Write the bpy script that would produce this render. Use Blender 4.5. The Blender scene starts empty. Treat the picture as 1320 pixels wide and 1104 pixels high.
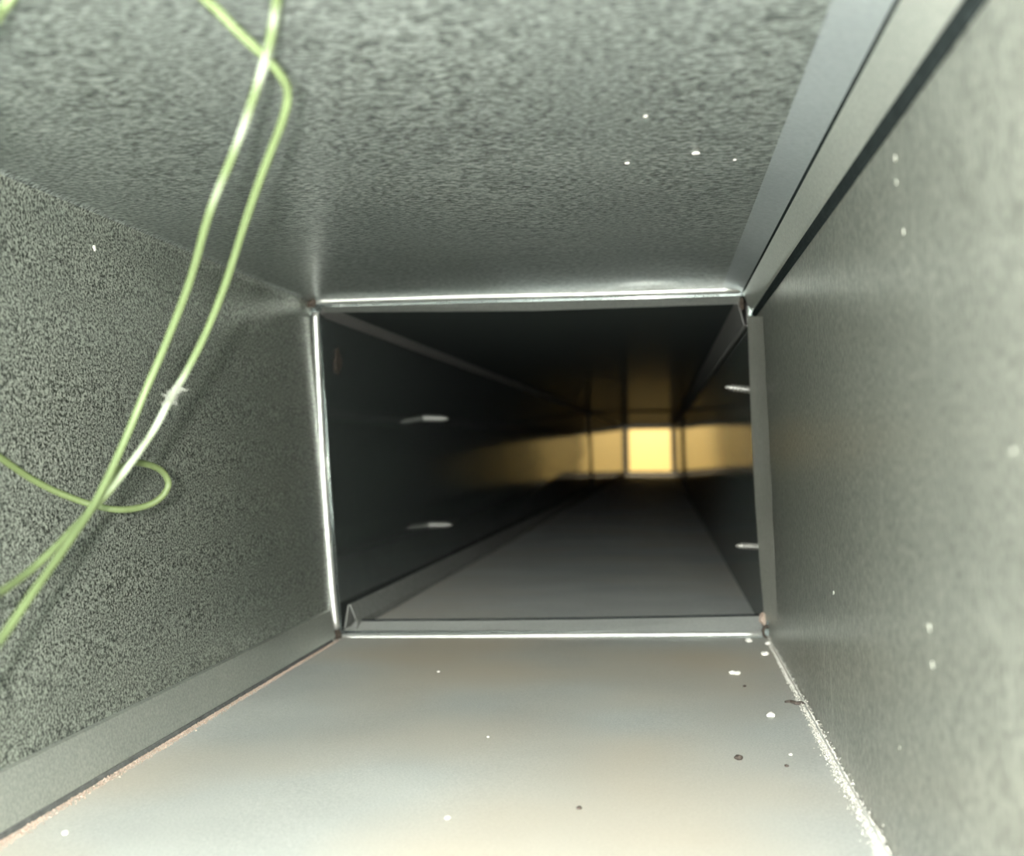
import bpy, bmesh, math, random
import numpy as np
from mathutils import Vector, Matrix, noise as mnoise

random.seed(7)
scene = bpy.context.scene
C = scene.collection

# ------------------------------------------------------------------ camera
F = 1500.0                      # focal length in pixels of the 1320 x 1104 frame
CX, CY = 660.0, 552.0
VP = (852.0, 576.0)             # where the duct's long axis runs out
ROLL = math.radians(2.0)
d = np.array([(VP[0]-CX)/F, -(VP[1]-CY)/F, -1.0]); d /= np.linalg.norm(d)
u = np.array([-math.sin(ROLL), math.cos(ROLL), 0.0]); u -= d*(u@d); u /= np.linalg.norm(u)
Xc = np.cross(d, u)
R = np.array([Xc, d, u])        # camera frame -> world (x across, y along the duct, z up)
cam_d = bpy.data.cameras.new('camera')
cam = bpy.data.objects.new('camera', cam_d); C.objects.link(cam)
cam_d.sensor_width = 36.0
cam_d.lens = 36.0*F/1320.0
cam_d.clip_start = 0.01
cam.matrix_world = Matrix([[*R[0], 0], [*R[1], 0], [*R[2], 0], [0, 0, 0, 1]])
cam_d.dof.use_dof = True
cam_d.dof.focus_distance = 0.63
cam_d.dof.aperture_fstop = cam_d.lens/4.5     # pupil of about 4.5 mm
scene.camera = cam

# ------------------------------------------------------------------ light
scene.view_settings.view_transform = 'Standard'
scene.view_settings.look = 'None'
scene.view_settings.exposure = 0.2
scene.view_settings.gamma = 1.0
scene.view_settings.use_curve_mapping = False
world = bpy.data.worlds.new('daylight'); scene.world = world
world.use_nodes = True
bg = world.node_tree.nodes['Background']
bg.inputs['Color'].default_value = (0.92, 1.0, 0.975, 1)
bg.inputs['Strength'].default_value = 32.0
# the phone's flash, next to its lens
fl = bpy.data.lights.new('phone_flash', 'AREA'); fl.shape = 'DISK'; fl.size = 0.012
fl.energy = 5.8; fl.color = (1.0, 0.98, 0.92)
flo = bpy.data.objects.new('phone_flash', fl); C.objects.link(flo)
flo.matrix_world = cam.matrix_world @ Matrix.Translation((-0.022, 0.008, 0.0))

# ------------------------------------------------------------------ helpers
def at(px, py, Y):
    """point on the line of sight through a photo pixel, Y metres down the duct"""
    c = np.array([(px-CX)/F, -(py-CY)/F, -1.0]); w = R@c
    return Vector(w*(Y/w[1]))

def plane_hit(px, py, p, n):
    c = np.array([(px-CX)/F, -(py-CY)/F, -1.0]); w = Vector(R@c)
    return w*(p.dot(n)/w.dot(n))

def link(name, bm, mat, parent=None, smooth=False):
    me = bpy.data.meshes.new(name)
    bmesh.ops.recalc_face_normals(bm, faces=bm.faces)
    bm.to_mesh(me); bm.free()
    if smooth:
        for p in me.polygons: p.use_smooth = True
    me.materials.append(mat)
    o = bpy.data.objects.new(name, me); C.objects.link(o)
    if parent is not None: o.parent = parent
    return o

def struct(name, bm, mat, smooth=False, label=None):
    o = link(name, bm, mat, None, smooth); o['kind'] = 'structure'
    if label: o['label'] = label
    return o

def tag(o, label, cat, group=None):
    o['label'] = label; o['category'] = cat
    if group: o['group'] = group
    return o

def empty(name, loc):
    o = bpy.data.objects.new(name, None); C.objects.link(o)
    o.location = loc; o.empty_display_size = 0.01
    return o

def loft(bm, rings, closed=True, caps=True):
    vs = [[bm.verts.new(p) for p in r] for r in rings]
    n = len(rings[0])
    for a, b in zip(vs, vs[1:]):
        for i in range(n if closed else n-1):
            j = (i+1) % n
            bm.faces.new((a[i], a[j], b[j], b[i]))
    if caps and closed:
        bm.faces.new(vs[0][::-1]); bm.faces.new(vs[-1])
    return vs

def thick(poly, t):
    """closed outline of an open cross-section polyline, t to its left side (negative: right)"""
    P = [np.array(p, float) for p in poly]; out = []
    for i, p in enumerate(P):
        a = P[max(i-1, 0)]; b = P[min(i+1, len(P)-1)]
        v = b-a; v /= np.linalg.norm(v); out.append(p+t*np.array([-v[1], v[0]]))
    return [tuple(p) for p in P]+[tuple(p) for p in out[::-1]]

def extrude(bm, prof0, y0, prof1, y1, n=1):
    rings = []
    for k in range(n+1):
        s = k/n
        rings.append([Vector((a[0]*(1-s)+b[0]*s, y0*(1-s)+y1*s, a[1]*(1-s)+b[1]*s)) for a, b in zip(prof0, prof1)])
    loft(bm, rings)

def tube_mesh(bm, pts, rad, seg=10, caps=True):
    pts = [Vector(p) for p in pts]; rings = []; up = None
    for i, p in enumerate(pts):
        t = (pts[min(i+1, len(pts)-1)]-pts[max(i-1, 0)]).normalized()
        if up is None:
            up = t.orthogonal().normalized()
        up = (up-t*up.dot(t)).normalized(); s = t.cross(up)
        r = rad(i/(len(pts)-1)) if callable(rad) else rad
        rings.append([p+(up*math.cos(2*math.pi*k/seg)+s*math.sin(2*math.pi*k/seg))*r for k in range(seg)])
    loft(bm, rings, True, caps)

def spline(P, n=8):
    P = [Vector(p) for p in P]; P = [P[0]*2-P[1]]+P+[P[-1]*2-P[-2]]; out = []
    for i in range(1, len(P)-2):
        a, b, c, e = P[i-1:i+3]
        for k in range(n):
            t = k/n
            out.append(0.5*((2*b)+(c-a)*t+(2*a-5*b+4*c-e)*t*t+(3*b-a-3*c+e)*t**3))
    out.append(P[-2]); return out

# ------------------------------------------------------------------ materials
def mat_new(name):
    m = bpy.data.materials.new(name); m.use_nodes = True
    nt = m.node_tree; b = nt.nodes['Principled BSDF']
    return m, nt, b

def ramp(nt, fac, stops):
    r = nt.nodes.new('ShaderNodeValToRGB')
    while len(r.color_ramp.elements) < len(stops): r.color_ramp.elements.new(0.5)
    for e, (p, c) in zip(r.color_ramp.elements, stops):
        e.position = p; e.color = (*c, 1) if len(c) == 3 else c
    nt.links.new(fac, r.inputs['Fac']); return r

def noise(nt, scale, detail=3, rough=0.6, stretch=(1, 1, 1), vec=None):
    mp = nt.nodes.new('ShaderNodeMapping'); mp.inputs['Scale'].default_value = stretch
    if vec is None:
        tc = nt.nodes.new('ShaderNodeTexCoord'); vec = tc.outputs['Object']
    nt.links.new(vec, mp.inputs['Vector'])
    n = nt.nodes.new('ShaderNodeTexNoise')
    n.inputs['Scale'].default_value = scale; n.inputs['Detail'].default_value = detail
    n.inputs['Roughness'].default_value = rough
    nt.links.new(mp.outputs['Vector'], n.inputs['Vector']); return n.outputs['Fac']

def mix(nt, fac, a, b, mode='MIX'):
    m = nt.nodes.new('ShaderNodeMix'); m.data_type = 'RGBA'; m.blend_type = mode
    for key, val in ((0, fac), (6, a), (7, b)):
        if hasattr(val, 'is_linked'): nt.links.new(val, m.inputs[key])
        elif key == 0: m.inputs[0].default_value = val
        else: m.inputs[key].default_value = (*val, 1)
    return m.outputs[2]

def galvanized(name, dark, light, metallic=0.65, rough=0.29, grain=420, grain_amt=1.0, stretch=(1, 1, 1),
               scratch=None, patch=None, bump=0.06, detail=3):
    m, nt, b = mat_new(name)
    g = noise(nt, grain, detail, 0.68, stretch)
    lo, hi = 0.5-0.17/grain_amt, 0.5+0.2/grain_amt
    r = ramp(nt, g, [(max(lo, 0), dark), (min(hi, 1), light)])
    col = r.outputs['Color']
    big = noise(nt, 7, 3, 0.5)
    rb = ramp(nt, big, [(0.3, (0.86, 0.87, 0.86)), (0.7, (1.08, 1.08, 1.06))])
    col = mix(nt, 1.0, col, rb.outputs['Color'], 'MULTIPLY')
    if patch:
        pn = noise(nt, patch[0], 2, 0.5); pr = ramp(nt, pn, [(0.42, (0, 0, 0)), (0.66, (1, 1, 1))])
        col = mix(nt, pr.outputs['Color'], col, patch[1])
    if scratch:
        s = noise(nt, 1.0, 2, 0.5, scratch)
        sr = ramp(nt, s, [(0.66, (0, 0, 0)), (0.72, (0.4, 0.4, 0.4))])
        col = mix(nt, sr.outputs['Color'], col, tuple(min(1, c*1.5) for c in light))
    nt.links.new(col, b.inputs['Base Color'])
    b.inputs['Metallic'].default_value = metallic
    rr = ramp(nt, g, [(0.3, (rough*1.15,)*3), (0.7, (rough,)*3)])
    nt.links.new(rr.outputs['Color'], b.inputs['Roughness'])
    bp = nt.nodes.new('ShaderNodeBump'); bp.inputs['Strength'].default_value = bump
    bp.inputs['Distance'].default_value = 0.0006
    nt.links.new(g, bp.inputs['Height']); nt.links.new(bp.outputs['Normal'], b.inputs['Normal'])
    return m

def plain(name, col, rough=0.6, metallic=0.0, var=0.25, scale=300, bump=0.0):
    m, nt, b = mat_new(name)
    n = noise(nt, scale, 3, 0.6)
    r = ramp(nt, n, [(0.3, tuple(c*(1-var) for c in col)), (0.7, tuple(min(1, c*(1+var)) for c in col))])
    nt.links.new(r.outputs['Color'], b.inputs['Base Color'])
    b.inputs['Roughness'].default_value = rough; b.inputs['Metallic'].default_value = metallic
    if bump:
        bp = nt.nodes.new('ShaderNodeBump'); bp.inputs['Strength'].default_value = bump
        bp.inputs['Distance'].default_value = 0.0008
        nt.links.new(n, bp.inputs['Height']); nt.links.new(bp.outputs['Normal'], b.inputs['Normal'])
    return m

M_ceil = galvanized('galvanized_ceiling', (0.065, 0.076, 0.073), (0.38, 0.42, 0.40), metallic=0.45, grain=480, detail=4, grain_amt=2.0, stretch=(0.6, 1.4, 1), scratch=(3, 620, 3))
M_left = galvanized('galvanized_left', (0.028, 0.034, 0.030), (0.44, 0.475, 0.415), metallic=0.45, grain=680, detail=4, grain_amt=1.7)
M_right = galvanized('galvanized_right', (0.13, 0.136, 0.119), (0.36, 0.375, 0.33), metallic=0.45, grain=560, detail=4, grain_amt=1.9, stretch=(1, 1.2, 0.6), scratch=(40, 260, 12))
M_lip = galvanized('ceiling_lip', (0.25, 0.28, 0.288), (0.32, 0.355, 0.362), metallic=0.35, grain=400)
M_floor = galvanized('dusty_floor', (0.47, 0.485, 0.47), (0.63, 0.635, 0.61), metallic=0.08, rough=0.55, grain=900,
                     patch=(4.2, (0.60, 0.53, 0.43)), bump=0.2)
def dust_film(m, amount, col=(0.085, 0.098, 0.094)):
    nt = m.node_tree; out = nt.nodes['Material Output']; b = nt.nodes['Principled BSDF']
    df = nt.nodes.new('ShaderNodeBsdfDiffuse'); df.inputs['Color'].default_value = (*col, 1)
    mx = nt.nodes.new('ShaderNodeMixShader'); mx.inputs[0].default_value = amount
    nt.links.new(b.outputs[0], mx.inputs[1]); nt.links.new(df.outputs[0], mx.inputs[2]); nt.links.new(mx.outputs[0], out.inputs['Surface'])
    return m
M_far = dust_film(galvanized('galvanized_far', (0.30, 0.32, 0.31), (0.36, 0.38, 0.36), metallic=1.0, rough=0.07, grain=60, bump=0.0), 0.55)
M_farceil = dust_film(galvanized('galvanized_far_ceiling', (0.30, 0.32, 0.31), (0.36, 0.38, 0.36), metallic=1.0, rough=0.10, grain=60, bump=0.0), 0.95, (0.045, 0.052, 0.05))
M_farseam2 = plain('far_seam_dull', (0.12, 0.118, 0.11), 0.8, 0.0, 0.15, 200)
M_farseam2.node_tree.nodes['Principled BSDF'].inputs['Specular IOR Level'].default_value = 0.15
M_farseam = plain('far_seam', (0.22, 0.225, 0.21), 0.8, 0.0, 0.15, 200)
M_farseam.node_tree.nodes['Principled BSDF'].inputs['Specular IOR Level'].default_value = 0.15
M_farfloor = galvanized('dusty_far_floor', (0.70, 0.71, 0.70), (0.80, 0.81, 0.80), metallic=0.0, rough=0.6, grain=300,
                        patch=(5, (0.74, 0.71, 0.65)), bump=0.05)
M_seam = galvanized('seam_strip', (0.34, 0.36, 0.33), (0.50, 0.52, 0.47), metallic=0.55, rough=0.34, grain=620)
M_bead = galvanized('bright_edge', (0.62, 0.62, 0.59), (0.75, 0.75, 0.72), metallic=0.7, rough=0.38, grain=200, bump=0.03)
M_sidestrip = galvanized('side_strip', (0.33, 0.33, 0.295), (0.42, 0.42, 0.375), metallic=0.25, rough=0.35, grain=300)
M_band2 = galvanized('cleat_band_pale', (0.34, 0.345, 0.325), (0.41, 0.415, 0.395), metallic=0.15, rough=0.5, grain=500)
M_band = galvanized('cleat_band', (0.14, 0.145, 0.135), (0.19, 0.195, 0.18), metallic=0.5, rough=0.4, grain=500)
M_screw = plain('zinc_screw', (0.27, 0.265, 0.245), 0.35, 0.5, 0.1)
M_rust_gap = plain('rust_and_gap', (0.045, 0.032, 0.022), 0.8, 0.0, 0.6, 500, 0.6)
M_brown = plain('brown_smear', (0.05, 0.04, 0.03), 0.8, 0.0, 0.5, 300, 0.6)
M_fleck = plain('pale_fleck', (0.20, 0.205, 0.175), 0.8, 0.0, 0.12, 500, 0.4)
M_white = plain('white_crumb', (0.74, 0.72, 0.66), 0.8, 0.0, 0.12, 500, 0.4)
M_dark = plain('dark_crumb', (0.07, 0.055, 0.045), 0.85, 0.0, 0.4, 500, 0.4)
M_dust = plain('pale_dust', (0.52, 0.50, 0.45), 0.95, 0.0, 0.2, 700, 0.8)
M_pink = plain('tan_dust', (0.40, 0.31, 0.25), 0.95, 0.0, 0.25, 700, 0.8)
M_shade = plain('crevice_shade', (0.016, 0.02, 0.02), 0.9, 0.0, 0.3, 200)  # near-black for painted shade lines at the seams and lower cleat
M_shade.node_tree.nodes['Principled BSDF'].inputs['Specular IOR Level'].default_value = 0.0
M_shade_grey = plain('crevice_shade_grey', (0.10, 0.105, 0.10), 0.9, 0.0, 0.3, 200)  # grey for the painted shade line under the left seam
M_room = plain('warm_plaster', (0.85, 0.76, 0.50), 0.8, 0.0, 0.04, 3)
M_frame = plain('dark_flange', (0.05, 0.045, 0.04), 0.6, 0.3, 0.2, 20)

def string_mat(name, green, pale):
    m, nt, b = mat_new(name)
    at_ = nt.nodes.new('ShaderNodeAttribute'); at_.attribute_name = 'wear_glare'
    f = noise(nt, 1500, 2, 0.6)
    rf = ramp(nt, f, [(0.3, (0.85, 0.85, 0.85)), (0.7, (1.1, 1.1, 1.1))])
    col = mix(nt, at_.outputs['Fac'], green, pale)
    nt.links.new(mix(nt, 1.0, col, rf.outputs['Color'], 'MULTIPLY'), b.inputs['Base Color'])
    b.inputs['Roughness'].default_value = 0.55
    return m
M_string = string_mat('green_nylon', (0.10, 0.134, 0.056), (0.25, 0.28, 0.22))
M_string3 = string_mat('green_nylon_loop', (0.075, 0.10, 0.036), (0.13, 0.17, 0.07))

# ------------------------------------------------------------------ near duct section
D = 0.95                        # the joint, metres down the duct
Y0 = -0.30                      # open end of the duct, behind the camera
def xz(px, py, Y=D):
    p = at(px, py, Y); return (p.x, p.z)
TL, TR, BR, BL = xz(402, 389), xz(970, 371), xz(991, 822), xz(434, 821)
T = 0.0012
def lerp(a, b, t): return (a[0]+(b[0]-a[0])*t, a[1]+(b[1]-a[1])*t)

def sheet(bm, poly, t, y0=Y0, y1=D, n=1, poly1=None):
    extrude(bm, thick(poly, t), y0, thick(poly1 or poly, t), y1, n)

def fillet(c, a, b, r, n=6):
    """rounded corner at c between directions a and b"""
    a = np.array(a)-np.array(c); a /= np.linalg.norm(a); b = np.array(b)-np.array(c); b /= np.linalg.norm(b)
    p0 = np.array(c)+a*r; p1 = np.array(c)+b*r; out = []
    for k in range(n+1):
        t = k/n; out.append(tuple((1-t)**2*p0+2*t*(1-t)*np.array(c)+t*t*p1))
    return out

# ceiling: rounded into the left wall, its right edge turned down into the seam
c_band0, c_gap = xz(931, 372.0), xz(956, 371.5)
fl_TL = fillet(TL, TR, BL, 0.006)
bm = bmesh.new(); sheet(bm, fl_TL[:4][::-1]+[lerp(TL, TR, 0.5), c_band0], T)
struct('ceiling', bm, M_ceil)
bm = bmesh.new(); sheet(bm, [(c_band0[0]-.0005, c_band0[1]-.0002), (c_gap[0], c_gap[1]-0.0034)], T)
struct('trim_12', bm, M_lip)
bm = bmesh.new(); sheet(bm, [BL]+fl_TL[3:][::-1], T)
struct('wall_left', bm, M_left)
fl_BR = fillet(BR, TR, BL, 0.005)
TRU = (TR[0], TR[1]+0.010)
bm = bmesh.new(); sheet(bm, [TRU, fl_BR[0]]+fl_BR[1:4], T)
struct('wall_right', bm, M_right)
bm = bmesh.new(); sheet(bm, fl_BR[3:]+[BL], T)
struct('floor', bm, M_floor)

# unseen backing sheet added above the upper right seam to block daylight leaks
bm = bmesh.new(); sheet(bm, [(c_band0[0], c_band0[1]+0.006), (TR[0]+0.002, TR[1]+0.007)], T)
struct('trim_added_7', bm, M_seam)
# folded seam, lower left, flush on the wall
s1 = [xz(431.5, 783), xz(433.6, 783), xz(440.5, 816), xz(438, 818.5)]
bm = bmesh.new(); sheet(bm, s1, 0.0009, Y0, D-0.022)
struct('trim_1', bm, M_seam)
# folded seam, upper right, standing off the ceiling corner
s2 = [xz(958.5, 374.0), xz(968.5, 400), xz(971.5, 404.5), xz(972.3, 401)]
bm = bmesh.new(); sheet(bm, s2, -0.0009, Y0, D+0.004)
struct('trim_2', bm, M_seam)

# dark strips that paint the shade in the crevices along the two seams
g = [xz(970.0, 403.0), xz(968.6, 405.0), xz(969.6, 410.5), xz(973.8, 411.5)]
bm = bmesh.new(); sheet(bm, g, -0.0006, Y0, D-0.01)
o = struct('trim_shade_9', bm, M_shade)
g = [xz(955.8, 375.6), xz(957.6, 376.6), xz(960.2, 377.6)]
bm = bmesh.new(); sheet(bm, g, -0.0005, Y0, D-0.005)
struct('trim_shade_11', bm, M_shade)
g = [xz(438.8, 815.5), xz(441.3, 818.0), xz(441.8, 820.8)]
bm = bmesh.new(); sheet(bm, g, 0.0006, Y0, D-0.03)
struct('trim_shade_10', bm, M_shade_grey)

# ------------------------------------------------------------------ far duct section
YE = 8.6
FTL, FTR, FBR, FBL = xz(411, 396), xz(964, 381), xz(986, 815), xz(440, 814)
ETL, ETR, EBR, EBL = xz(806, 550, YE), xz(868, 549, YE), xz(870, 612, YE), xz(807, 612, YE)
FY = D+0.003
def far_sheet(name, a, b, ea, eb, t, m):
    bm = bmesh.new(); extrude(bm, thick([a, b], t), FY, thick([ea, eb], t), YE, 1); return struct(name, bm, m)
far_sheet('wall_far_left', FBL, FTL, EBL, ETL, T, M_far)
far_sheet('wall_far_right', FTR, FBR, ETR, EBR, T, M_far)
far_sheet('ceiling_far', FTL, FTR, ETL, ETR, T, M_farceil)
far_sheet('floor_far', FBR, FBL, EBR, EBL, T, M_farfloor)
# ring added at the step between the two sections to block daylight leaks
bm = bmesh.new(); ri_, ro_ = [FTL, FTR, FBR, FBL], None
cx_ = sum(p[0] for p in (TL, TR, BR, BL))/4; cz_ = sum(p[1] for p in (TL, TR, BR, BL))/4
ro_ = [(cx_+(p[0]-cx_)*1.06, cz_+(p[1]-cz_)*1.06) for p in (TL, TR, BR, BL)]
rings = [[Vector((ro_[k][0], FY-.002, ro_[k][1])), Vector((ri_[k][0], FY-.002, ri_[k][1])), Vector((ri_[k][0], FY+.001, ri_[k][1])), Vector((ro_[k][0], FY+.001, ro_[k][1]))] for k in range(4)]
rings.append(rings[0]); loft(bm, rings, True, False); bmesh.ops.remove_doubles(bm, verts=bm.verts, dist=1e-6)
struct('trim_added_8', bm, M_far)
# its own folded seams and corner beads
def shift(p, a, e): return (p[0]-a[0]+e[0], p[1]-a[1]+e[1])
def far_trim(name, prof, a, e, t, m, y0=FY+0.002):
    bm = bmesh.new(); extrude(bm, thick(prof, t), y0, thick([shift(p, a, e) for p in prof], t), YE, 1); return struct(name, bm, m)
far_trim('trim_3', [xz(443.0, 812), xz(447.5, 781.5), xz(448.5, 781.2), xz(457, 803), xz(456, 813)], FBL, EBL, 0.0009, M_farseam)
far_trim('trim_4', [xz(951, 385), xz(953, 390), xz(960.5, 417.5), xz(962, 419), xz(963.5, 415), xz(963.2, 386)], FTR, ETR, -0.0009, M_farseam2)
far_trim('trim_5', fillet(FTL, FTR, FBL, 0.008, 5), FTL, ETL, -0.0005, M_farseam2)
# standing edges added on the sides and top to block grazing reflections
def far_corner(a, e, y):
    t = (y-FY)/(YE-FY); return (a[0]+(e[0]-a[0])*t, a[1]+(e[1]-a[1])*t)
for nm, y in (('trim_added_13', 4.4),):
    q = [far_corner(a, e, y) for a, e in ((FBL, EBL), (FTL, ETL), (FTR, ETR), (FBR, EBR))]
    p = 0.009
    qi = [(q[0][0]+p, q[0][1]+.0005), (q[1][0]+p, q[1][1]-p*.7), (q[2][0]-p, q[2][1]-p*.7), (q[3][0]-p, q[3][1]+.0005)]
    bm = bmesh.new()
    loft(bm, [[Vector((o_[0], y, o_[1])), Vector((i_[0], y+.006, i_[1])), Vector((i_[0], y+.010, i_[1])), Vector((o_[0], y+.030, o_[1]))] for o_, i_ in zip(q, qi)])
    struct(nm, bm, M_frame)
# flange round the far mouth
bm = bmesh.new()
def inset(q, s):
    cx = sum(p[0] for p in q)/4; cz = sum(p[1] for p in q)/4
    return [(cx+(p[0]-cx)*s, cz+(p[1]-cz)*s) for p in q]
E4 = [ETL, ETR, EBR, EBL]
ro, ri = inset(E4, 1.03), inset(E4, 0.87)
rings = []
for k in range(4):
    rings.append([Vector((ro[k][0], YE+0.002, ro[k][1])), Vector((ri[k][0], YE+0.002, ri[k][1])),
                  Vector((ri[k][0], YE+0.03, ri[k][1])), Vector((ro[k][0], YE+0.03, ro[k][1]))])
rings.append(rings[0]); loft(bm, rings, True, False); bmesh.ops.remove_doubles(bm, verts=bm.verts, dist=1e-6)
struct('trim_6', bm, M_frame)
# the lit room beyond
mc = at(838, 580, YE)
def box(bm, lo, hi):
    v = [bm.verts.new((x, y, z)) for x in (lo[0], hi[0]) for y in (lo[1], hi[1]) for z in (lo[2], hi[2])]
    for f in ((0, 1, 3, 2), (4, 6, 7, 5), (0, 4, 5, 1), (2, 3, 7, 6), (0, 2, 6, 4), (1, 5, 7, 3)):
        bm.faces.new([v[i] for i in f])
x0, x1, y0_, y1_, z0, z1 = mc.x-0.8, mc.x+0.8, YE+0.035, YE+1.3, mc.z-0.7, mc.z+0.7
for nm, lo, hi in (('wall_back', (x0, y1_, z0), (x1, y1_+0.02, z1)),
                   ('wall_back_left', (x0-0.02, y0_, z0), (x0, y1_+0.02, z1)),
                   ('wall_back_right', (x1, y0_, z0), (x1+0.02, y1_+0.02, z1)),
                   ('floor_back', (x0-0.02, y0_, z0-0.02), (x1+0.02, y1_+0.02, z0)),
                   ('ceiling_back', (x0-0.02, y0_, z1), (x1+0.02, y1_+0.02, z1+0.02))):
    bm = bmesh.new(); box(bm, lo, hi); struct(nm, bm, M_room)
bm = bmesh.new()
hx0, hx1 = min(p[0] for p in ro)+.004, max(p[0] for p in ro)-.004; hz0, hz1 = min(p[1] for p in ro)+.004, max(p[1] for p in ro)-.004
box(bm, (x0-.02, y0_-.004, z0-.02), (hx0, y0_+.016, z1+.02)); box(bm, (hx1, y0_-.004, z0-.02), (x1+.02, y0_+.016, z1+.02))
box(bm, (hx0, y0_-.004, z0-.02), (hx1, y0_+.016, hz0)); box(bm, (hx0, y0_-.004, hz1), (hx1, y0_+.016, z1+.02))
struct('wall_back_front', bm, M_room)
bl = bpy.data.lights.new('room_lamp', 'POINT'); bl.energy = 16; bl.color = (1.0, 0.88, 0.68); bl.shadow_soft_size = 0.06
blo = bpy.data.objects.new('room_lamp', bl); C.objects.link(blo); blo.location = (mc.x, YE+0.5, mc.z+0.45)

# ------------------------------------------------------------------ the joint: cleats
def rod(name, P, r, mat, parent, seg=14, squash=None):
    bm = bmesh.new(); tube_mesh(bm, spline(P, 8), r, seg); return link(name, bm, mat, parent, True)

# upper slip cleat
t = empty('slip_cleat', at(680, 384, D))
tag(t, 'bright folded metal cleat running along the top of the duct joint', 'cleat', 'cleats of the duct joint')
inv = Matrix.Translation(-t.location)
def sub(bm): bm.transform(inv); return bm
bm = bmesh.new(); tube_mesh(bm, spline([at(402, 388.5, D-.004), at(560, 383.5, D-.004), at(760, 379, D-.004), at(953, 373.0, D-.004)], 10), 0.0024, 12)
link('rolled_edge', sub(bm), M_bead, t, True)
bm = bmesh.new()
loft(bm, [[at(405, 389, D-.002), at(416, 403, D+.010), at(416, 402, D+.011), at(405, 388, D)],
          [at(690, 380, D-.002), at(690, 401, D+.010), at(690, 400, D+.011), at(690, 379, D)],
          [at(955, 374, D-.002), at(953, 392, D+.010), at(953, 391, D+.011), at(955, 373, D)]])
link('flange', sub(bm), M_band, t)
# lower slip cleat
t = empty('slip_cleat', at(710, 820, D))
tag(t, 'pale folded metal cleat running along the bottom of the duct joint', 'cleat', 'cleats of the duct joint')
inv = Matrix.Translation(-t.location)
bm = bmesh.new(); tube_mesh(bm, spline([at(440, 821.5, D-.003), at(560, 821, D-.003), at(760, 819.5, D-.003), at(984, 818.0, D-.003)], 10), 0.0018, 12)
link('rolled_edge', sub(bm), M_bead, t, True)
bm = bmesh.new()
loft(bm, [[at(441, 820, D-.002), at(458, 800.5, D+.022), at(458, 802, D+.023), at(441, 822, D)],
          [at(710, 818, D-.002), at(710, 798.5, D+.022), at(710, 800, D+.023), at(710, 821, D)],
          [at(985, 817, D-.002), at(980, 793.5, D+.022), at(980, 795, D+.023), at(985, 819, D)]])
link('flange', sub(bm), M_band2, t)
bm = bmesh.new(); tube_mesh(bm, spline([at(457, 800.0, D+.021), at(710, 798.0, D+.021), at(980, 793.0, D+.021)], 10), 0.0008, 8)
shade_line = link('shade_line', sub(bm), M_shade, t, True); shade_line['label'] = 'dark painted shadow line behind the cleat edge'  # thin dark strip standing in for the band edge's shadow

# left drive cleat
t = empty('drive_cleat', at(432, 800, D))
tag(t, 'bright rolled metal edge standing upright at the left of the joint', 'cleat', 'cleats of the duct joint')
inv = Matrix.Translation(-t.location)
bm = bmesh.new()
tube_mesh(bm, spline([at(406.5, 403, D-.006), at(409, 460, D-.006), at(414, 560, D-.006), at(420, 660, D-.006), at(426, 740, D-.006), at(431.5, 798, D-.006), at(434, 812, D-.004)], 8),
          lambda s: 0.0028+0.0006*s if s < 0.93 else 0.0034*(1-(s-0.93)/0.07*0.6), 14)
link('rolled_edge', sub(bm), M_bead, t, True)
bm = bmesh.new()
loft(bm, [[at(409, 404, D-.004), at(418, 408, D+.012), at(416, 408, D+.014), at(408, 404, D-.002)],
          [at(423, 640, D-.004), at(432, 640, D+.012), at(430, 640, D+.014), at(421, 640, D-.002)],
          [at(433, 800, D-.004), at(444, 798, D+.012), at(442, 798, D+.014), at(431, 800, D-.002)]])
link('flange', sub(bm), M_far, t)
# right drive cleat
t = empty('drive_cleat', at(985, 800, D))
tag(t, 'flat grey metal strip standing upright at the right of the joint', 'cleat', 'cleats of the duct joint')
inv = Matrix.Translation(-t.location)
bm = bmesh.new(); rows = []
for (uR, uL, v) in ((991, 963.5, 408), (995, 966, 480), (999, 969, 560), (1003, 974, 660), (1006, 980, 740), (1007, 985.5, 800)):
    yR = D-0.08
    a = at(uR, v, yR); s = (v-371)/(822-371); wx = TR[0]+(BR[0]-TR[0])*s
    a.x = min(a.x, wx-0.0003); a.x = wx-0.0003
    b = at(uL, v, D-0.004); c = at(uL, v, D+0.012)
    m1 = a.lerp(b, 0.5); m1.x += 0.001
    rows.append([a, m1, b, c, c+Vector((0.0012, 0, 0)), b+Vector((0.0014, 0.002, 0)), m1+Vector((0.0005, 0, 0)), a+Vector((0.0002, -0.001, 0))])
loft(bm, rows)
link('flange', sub(bm), M_sidestrip, t)

# ------------------------------------------------------------------ lumps
def lump(name, loc, size, mat, label, cat, seed, group=None, sub_=2, rough=0.35, rot=0.0):
    bm = bmesh.new(); bmesh.ops.create_icosphere(bm, subdivisions=sub_, radius=1.0)
    for v in bm.verts:
        n = mnoise.noise(v.co*1.3+Vector((seed*3.1, seed*1.7, 0)))
        n2 = mnoise.noise(v.co*3.1+Vector((seed*5.1, 0, seed)))
        v.co = v.co*(1+rough*n+rough*0.5*n2)
        v.co = Vector((v.co.x*size[0], v.co.y*size[1], v.co.z*size[2]))
    bm.transform(Matrix.Rotation(rot, 4, 'Z'))
    o = link(name, bm, mat, None, False); o.location = loc
    return tag(o, label, cat, group)

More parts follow.
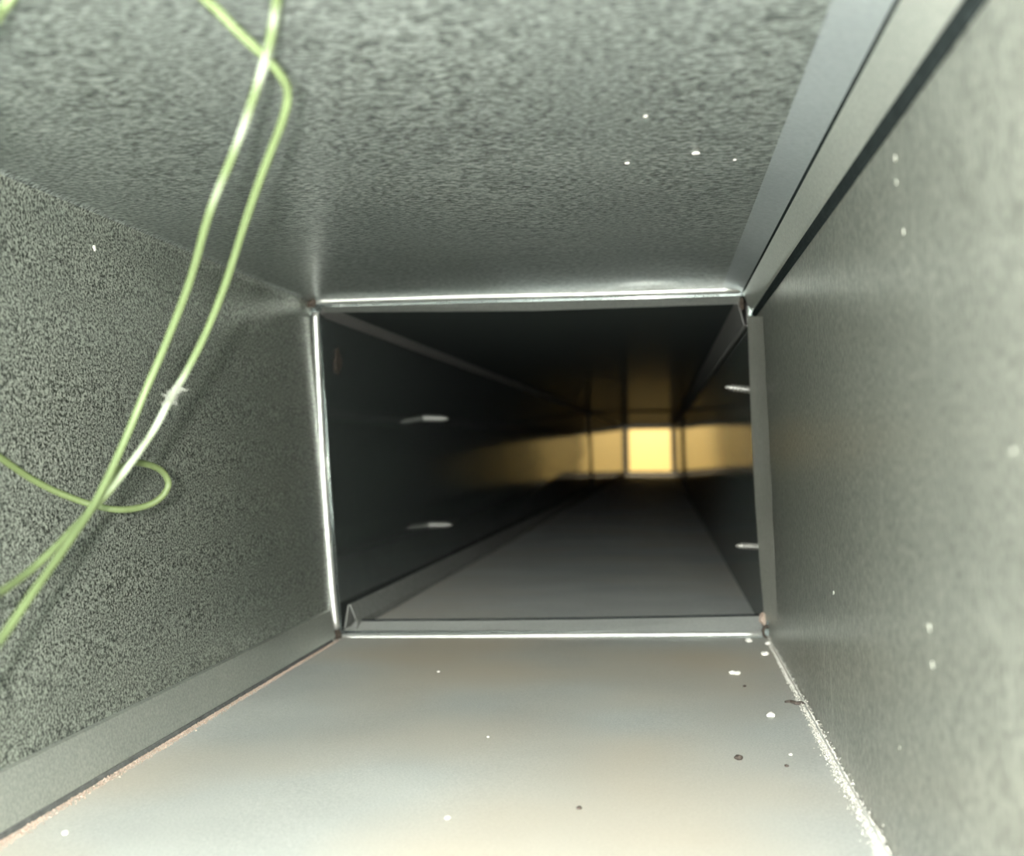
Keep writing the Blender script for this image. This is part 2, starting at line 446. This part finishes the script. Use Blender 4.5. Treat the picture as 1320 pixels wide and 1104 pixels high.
V = Vector
P_floor, N_floor = V((BL[0], 0, BL[1])), V((-(BR[1]-BL[1]), 0, BR[0]-BL[0])).normalized()
P_ceil, N_ceil = V((TL[0], 0, TL[1])), V((-(TR[1]-TL[1]), 0, TR[0]-TL[0])).normalized()
P_right, N_right = V((BR[0], 0, BR[1])), V((TR[1]-BR[1], 0, -(TR[0]-BR[0]))).normalized()
P_left, N_left = V((BL[0], 0, BL[1])), V((TL[1]-BL[1], 0, -(TL[0]-BL[0]))).normalized()

def crumb(px, py, surf, r, mat, label, seed, name='crumb', flat=0.6, along=1.0):
    if surf == 'floor':
        p = plane_hit(px, py, P_floor, N_floor); p.z += r*flat*0.75; s = (r, r*along, r*flat)
    elif surf == 'ceiling':
        p = plane_hit(px, py, P_ceil, N_ceil); p.z -= r*flat*0.5; s = (r, r*along, r*flat)
    elif surf == 'right':
        p = plane_hit(px, py, P_right, N_right); p.x -= r*flat*0.5; s = (r*flat, r*along, r)
    else:
        p = plane_hit(px, py, P_left, N_left); p.x += r*flat*0.5; s = (r*flat, r*along, r)
    return lump(name, p, s, mat, label, 'debris', seed, 'crumbs and flecks in the duct', 2)

W, K = M_white, M_dark
for i, a in enumerate([
    (943.5, 869, 'floor', .0022, W, 'left one of a touching pair of white crumbs on the floor'),
    (950.5, 870, 'floor', .0022, W, 'right one of a touching pair of white crumbs on the floor'),
    (994, 924.5, 'floor', .0026, W, 'square white crumb on the floor below the dark twig'),
    (986, 845, 'floor', .0030, W, 'round white crumb by the right corner of the joint'),
    (965.5, 827.5, 'floor', .0028, W, 'cream crumb lying against the bottom cleat'),
    (990, 831.5, 'floor', .0026, W, 'pale crumb wedged in the lower right corner'),
    (952, 979.5, 'floor', .0022, K, 'larger dark brown crumb on the tan part of the floor'),
    (1014, 989, 'floor', .0012, K, 'tiny black crumb right of the larger brown crumb'),
    (746.5, 1043.5, 'floor', .0012, K, 'lone tiny black speck near the bottom of the picture'),
    (960, 886, 'floor', .0012, K, 'faint dark speck just under the white pair of crumbs'),
    (577, 1056, 'floor', .0013, W, 'small white speck on the floor near the bottom edge'),
    (629, 951, 'floor', .0008, W, 'minute white speck in the middle of the floor'),
    (565, 867, 'floor', .0011, W, 'minute white speck on the floor behind the others'),
    (84, 1076, 'floor', .0014, W, 'white speck on the floor close to the left seam'),
    (1019, 974, 'floor', .0010, W, 'small pale grain beside the right dust line'),
    (1154.5, 204, 'right', 0.0013, M_fleck, 'pale fleck high on the right wall, topmost of three'),
    (1156, 235, 'right', 0.0010, M_fleck, 'pale fleck on the right wall, middle of three'),
    (1165, 298, 'right', 0.0012, M_fleck, 'pale fleck on the right wall, lowest of the upper three'),
    (1198.5, 808.5, 'right', 0.0014, M_fleck, 'oval pale fleck low on the right wall, upper of two'),
    (1202.5, 857.5, 'right', 0.0014, M_fleck, 'oval pale fleck low on the right wall, lower of two'),
    (1160, 964.5, 'right', 0.0009, M_fleck, 'slanted pale fleck near the foot of the right wall'),
    (1075, 764, 'right', 0.0012, M_fleck, 'thin upright white fleck on the right wall near the joint'),
    (1307, 581, 'right', 0.0008, M_fleck, 'pale fleck at the right edge of the picture'),
    (897, 197, 'ceiling', .0017, W, 'largest white fleck on the ceiling'),
    (808.5, 210, 'ceiling', .0011, W, 'white fleck on the ceiling left of the largest one'),
    (947, 206, 'ceiling', .0008, W, 'tiny white fleck on the ceiling right of the largest one'),
    (832, 149.5, 'ceiling', .0010, W, 'faint white fleck on the ceiling nearest the viewer'),
    (121, 320, 'left', .0016, W, 'single white fleck on the left wall beside the strings'),
    ]):
    crumb(a[0], a[1], a[2], a[3], a[4], a[5], i+1, 'fleck' if a[2] != 'floor' else 'crumb', 0.35 if a[2] != 'floor' else 0.6)

# dark twig at the foot of the right wall
def up(p, h): return p+Vector((0, 0, h))
tw = [up(plane_hit(x, y, P_floor, N_floor), .0009) for x, y in ((1012, 907), (1019, 906.5), (1027, 909), (1034, 908.5), (1038, 911))]
bm = bmesh.new(); tube_mesh(bm, spline(tw, 6), lambda s: 0.0006+0.0006*math.sin(math.pi*min(1, s*1.1)), 7)
tag(link('twig', bm, M_dark, None, True), 'thin dark curved twig at the foot of the right wall', 'debris')

# sealant and rust at the joint's corners; the two left lumps paint dark gaps
lump('corner_lump', at(433, 820, D-.010), (.0046, .004, .0042), M_rust_gap, 'black rusty lump standing in for the hole in the lower left corner of the joint', 'sealant', 31, 'sealant at the joint corners', 3, 0.5)
lump('corner_lump', at(399, 391, D-.013), (.0052, .003, .0040), M_rust_gap, 'dark lump standing in for the gap in the upper left corner of the joint', 'sealant', 32, 'sealant at the joint corners', 3, 0.5)
lump('corner_lump', at(983.5, 798, D-.006), (.0030, .004, .0046), M_pink, 'cream sealant lump above the lower right corner', 'sealant', 33, 'sealant at the joint corners', 3, 0.4)
lump('corner_lump', at(956, 391, D-.003), (.0018, .003, .0048), M_rust_gap, 'rusty sealant sliver under the upper right corner', 'sealant', 34, 'sealant at the joint corners', 3, 0.5)
bm = bmesh.new()
c0 = at(989.5, 815.5, D-.008)
ring = [c0+Vector((0.0034*math.cos(k*math.pi/8), 0, 0.0046*math.sin(k*math.pi/8))) for k in range(17)]
tube_mesh(bm, ring, 0.0012, 7, False)
bmesh.ops.remove_doubles(bm, verts=bm.verts, dist=1e-5)
tag(link('cleat_end', bm, M_rust_gap, None, True), 'dark open curled metal end in the lower right corner', 'cleat')

# ------------------------------------------------------------------ screws
def screw(base, tip, label, r=0.0024):
    t = empty('screw', base); tag(t, label, 'screw', 'screws through the duct walls')
    ax = (tip-base); L = ax.length; ax.normalize()
    bm = bmesh.new(); pts = [ax*(L*s) for s in (-0.06, 0.0, 0.3, 0.6, 0.82, 0.93, 1.0)]
    rr = [1, 1, 1, .95, .8, .5, .1]
    tube_mesh(bm, pts, lambda s: r*0.72*rr[min(6, int(round(s*6)))], 12); link('shank', bm, M_screw, t, True)
    bm = bmesh.new(); a = ax.orthogonal().normalized(); b = ax.cross(a); H = []
    for k in range(7*14):
        s = k/(7*14-1); rad = r*(0.78 if s < .75 else 0.78*(1-(s-.75)/.25*.75))
        H.append(ax*(L*0.94*s)+(a*math.cos(2*math.pi*k/14)+b*math.sin(2*math.pi*k/14))*rad)
    tube_mesh(bm, H, r*0.3, 5); link('thread', bm, M_screw, t, True)

def wall_at(px, py, a, ea, b, eb):
    """where a sight line meets a far side wall (a,b at the joint, ea,eb at the far end)"""
    A = V((a[0], FY, a[1])); B = V((b[0], FY, b[1])); E = V((ea[0], YE, ea[1]))
    return plane_hit(px, py, A, (B-A).cross(E-A).normalized())
lump('sealant_smear', wall_at(434, 468, FBL, EBL, FTL, ETL)+Vector((.0006, 0, 0)), (.0012, .010, .0095), M_brown, 'brownish smear on the wall right of the upright bright edge', 'sealant', 35, None, 3, 0.8)
b_ = at(970, 503, D+.018); screw(b_, at(934, 499, D+.016), 'upper silver screw poking out at the right of the joint', .0030)
b_ = at(979, 705, D+.018); screw(b_, at(947.5, 703.5, D+.016), 'lower silver screw poking out at the right of the joint', .0030)
b_ = wall_at(545, 539, FBL, EBL, FTL, ETL); screw(b_, at(579, 540, b_.y+.002), 'upper silver screw poking out of the dark left wall', .0040)
b_ = wall_at(552, 677, FBL, EBL, FTL, ETL); screw(b_, at(584, 677, b_.y+.002), 'lower silver screw poking out of the dark left wall', .0040)

# ------------------------------------------------------------------ strings
def row_of(p):
    c = np.array(p)@R; return 552-F*c[1]/(-c[2]) if c[2] < 0 else -999
def string(P, r, mat, wear_glare, label, seed):
    pts = spline([at(*q) if len(q) == 3 else Vector(q[:3]) for q in P], 10)
    bm = bmesh.new()
    tube_mesh(bm, pts, lambda s: r*(1+0.10*mnoise.noise(Vector((s*60, seed, 0)))), 12)
    o = link('pull_string', bm, mat, None, True)
    a = o.data.attributes.new('wear_glare', 'FLOAT', 'POINT')  # pale amount: real fraying, and overexposed highlights painted on the straight string
    for k, p in enumerate(pts):
        v = row_of(p); w = 0.0
        for (c, h, m) in wear_glare: w = max(w, m*math.exp(-((v-c)/h)**2))
        for q in range(12): a.data[k*12+q].value = min(1, w)
    return tag(o, label, 'string', 'green strings')

R_S = 0.00145
zc, zf = TL[1], BL[1]
# pixel + distance down the duct; a 4-tuple is a plain point in the duct
A_ = [(-.10, -.29, zc-.012, 0), (-.095, .0, zc-.012, 0), (-.09, .16, zc-.010, 0), (374, -130, .252), (366, -55, .280),
      (358, -6, .300), (346, 62, .316), (322, 140, .335), (300, 200, .352), (270, 275, .372), (245, 362, .395), (215, 440, .41), (188, 503, .415), (160, 570, .41),
      (124, 645, .395), (88, 700, .375), (42, 765, .35), (0, 826, .33), (-60, 905, .30), (-.215, .20, zf+.020, 0), (-.205, .05, zf+.0016, 0), (-.20, -.29, zf+.0016, 0)]
string(A_, R_S, M_string, ((20, 12, .7), (85, 20, 1), (165, 22, .95), (245, 18, .5)),  # these pale stretches paint overexposed highlights into the colour
       'yellow-green nylon string running straight from the top to the lower left', 1)
B_ = [(-.27, -.29, .01, 0), (-.24, -.05, .04, 0), (-190, 190, .21), (-60, 70, .26), (-8, 28, .275), (6, 8, .28), (40, -30, .28), (110, -70, .275), (190, -60, .285), (268, 2, .303), (306, 40, .311), (343, 75, .320), (364, 101, .328), (371, 120, .334), (366, 150, .341), (350, 193, .353), (335, 232, .363), (315, 290, .379),
      (290, 368, .399), (266, 428, .411), (241, 478, .418), (221, 512, .419), (195, 560, .416), (165, 602, .408), (142, 632, .408), (108, 668, .397), (70, 707, .380), (38, 737, .367), (0, 764, .348), (-70, 810, .32), (-.250, .20, zf+.035, 0), (-.235, .05, zf+.0016, 0), (-.23, -.29, zf+.0016, 0)]
o = string(B_, R_S*0.94, M_string, ((500, 22, .6), (540, 30, .9), (590, 34, .7)),
           'yellow-green nylon string kinked at the top with a whitened frayed stretch', 2)
# frayed fibres, part of that string
bm = bmesh.new()
for k in range(24):
    b0 = at(random.uniform(212, 228), random.uniform(490, 524), .416)
    px, py = 220+random.uniform(-3, 3), 507+random.uniform(-16, 12)
    p0 = at(221+(512-py)*0.58, py, .416); side = random.choice((-1, 1))
    q = [p0]
    for j in range(4):
        q.append(q[-1]+Vector((side*random.uniform(-.0002, .0016), random.uniform(-.0008, .0008), random.uniform(-.0014, .0012))))
    tube_mesh(bm, spline(q, 4), 0.00015, 4)
fr = link('frayed_fibres', bm, M_fleck, o)
fr['label'] = 'wispy white frayed fibres'
L_ = [(-.262, -.29, zf+.03, 0), (-.262, .05, zf+.09, 0), (-190, 440, .34), (-70, 540, .40), (0, 590, .43), (48, 622, .45), (100, 645, .465), (148, 657, .475), (186, 653, .485), (208, 641, .49), (217, 624, .492), (209, 608, .488), (190, 599, .478), (168, 597, .465), (150, 610, .45), (136, 636, .44)]
string(L_, R_S, M_string3, ((620, 30, .3),), 'olive green string end curling into a small loop behind the straight strands', 3)

# ------------------------------------------------------------------ dust along the floor's edges
def dust(y0, y1, x, inward, n, spread, mat, label, seed, wall_h=0.0):
    """thousands of tiny grains gathered in a corner, thicker towards the viewer"""
    rnd = random.Random(seed); verts = []; faces = []
    for k in range(n):
        y = y0+(y1-y0)*rnd.random()
        dens = 0.6+0.5*mnoise.noise(Vector((y*9, seed, 0)))+0.25*mnoise.noise(Vector((y*45, seed, 3)))
        if rnd.random() > dens: continue
        r = rnd.uniform(.00018, .0005)*(1.6 if rnd.random() < .06 else 1)
        a = abs(rnd.gauss(0, spread*(1.5-1.1*(y-y0)/(y1-y0)))); h = 0.0
        if wall_h and rnd.random() < 0.35: h = abs(rnd.gauss(0, wall_h)); a = 0.0
        px = x+inward*a; pz = BL[1]+(BR[1]-BL[1])*((px-BL[0])/(BR[0]-BL[0]))+r*0.4+h
        if h == 0.0: pz += max(0, 0.0022-a)*0.35
        else: px = x+inward*(-max(0.0, 0.0034-h))*0.6
        b = len(verts); ph = rnd.random()*6.28
        for j in range(3):
            verts.append((px+r*math.cos(ph+j*2.094), y+r*math.sin(ph+j*2.094)*1.3, pz-r*0.4))
        verts.append((px, y, pz+r*0.7)); verts.append((px, y, pz-r*0.8))
        for j in range(3):
            faces.append((b+j, b+(j+1) % 3, b+3)); faces.append((b+(j+1) % 3, b+j, b+4))
    me = bpy.data.meshes.new('dust'); me.from_pydata(verts, [], faces); me.update(); me.materials.append(mat)
    o = bpy.data.objects.new('dust', me); C.objects.link(o); o['kind'] = 'stuff'
    return tag(o, label, 'dust')
dust(0.28, D-.02, BR[0]-0.0022, -1, 10000, 0.0017, M_dust, 'white dust gathered along the foot of the right wall', 4, 0.0028)
dust(0.30, D-.02, BL[0]+0.0066, 1, 12000, 0.0016, M_pink, 'pinkish tan dust gathered along the foot of the left seam', 9)
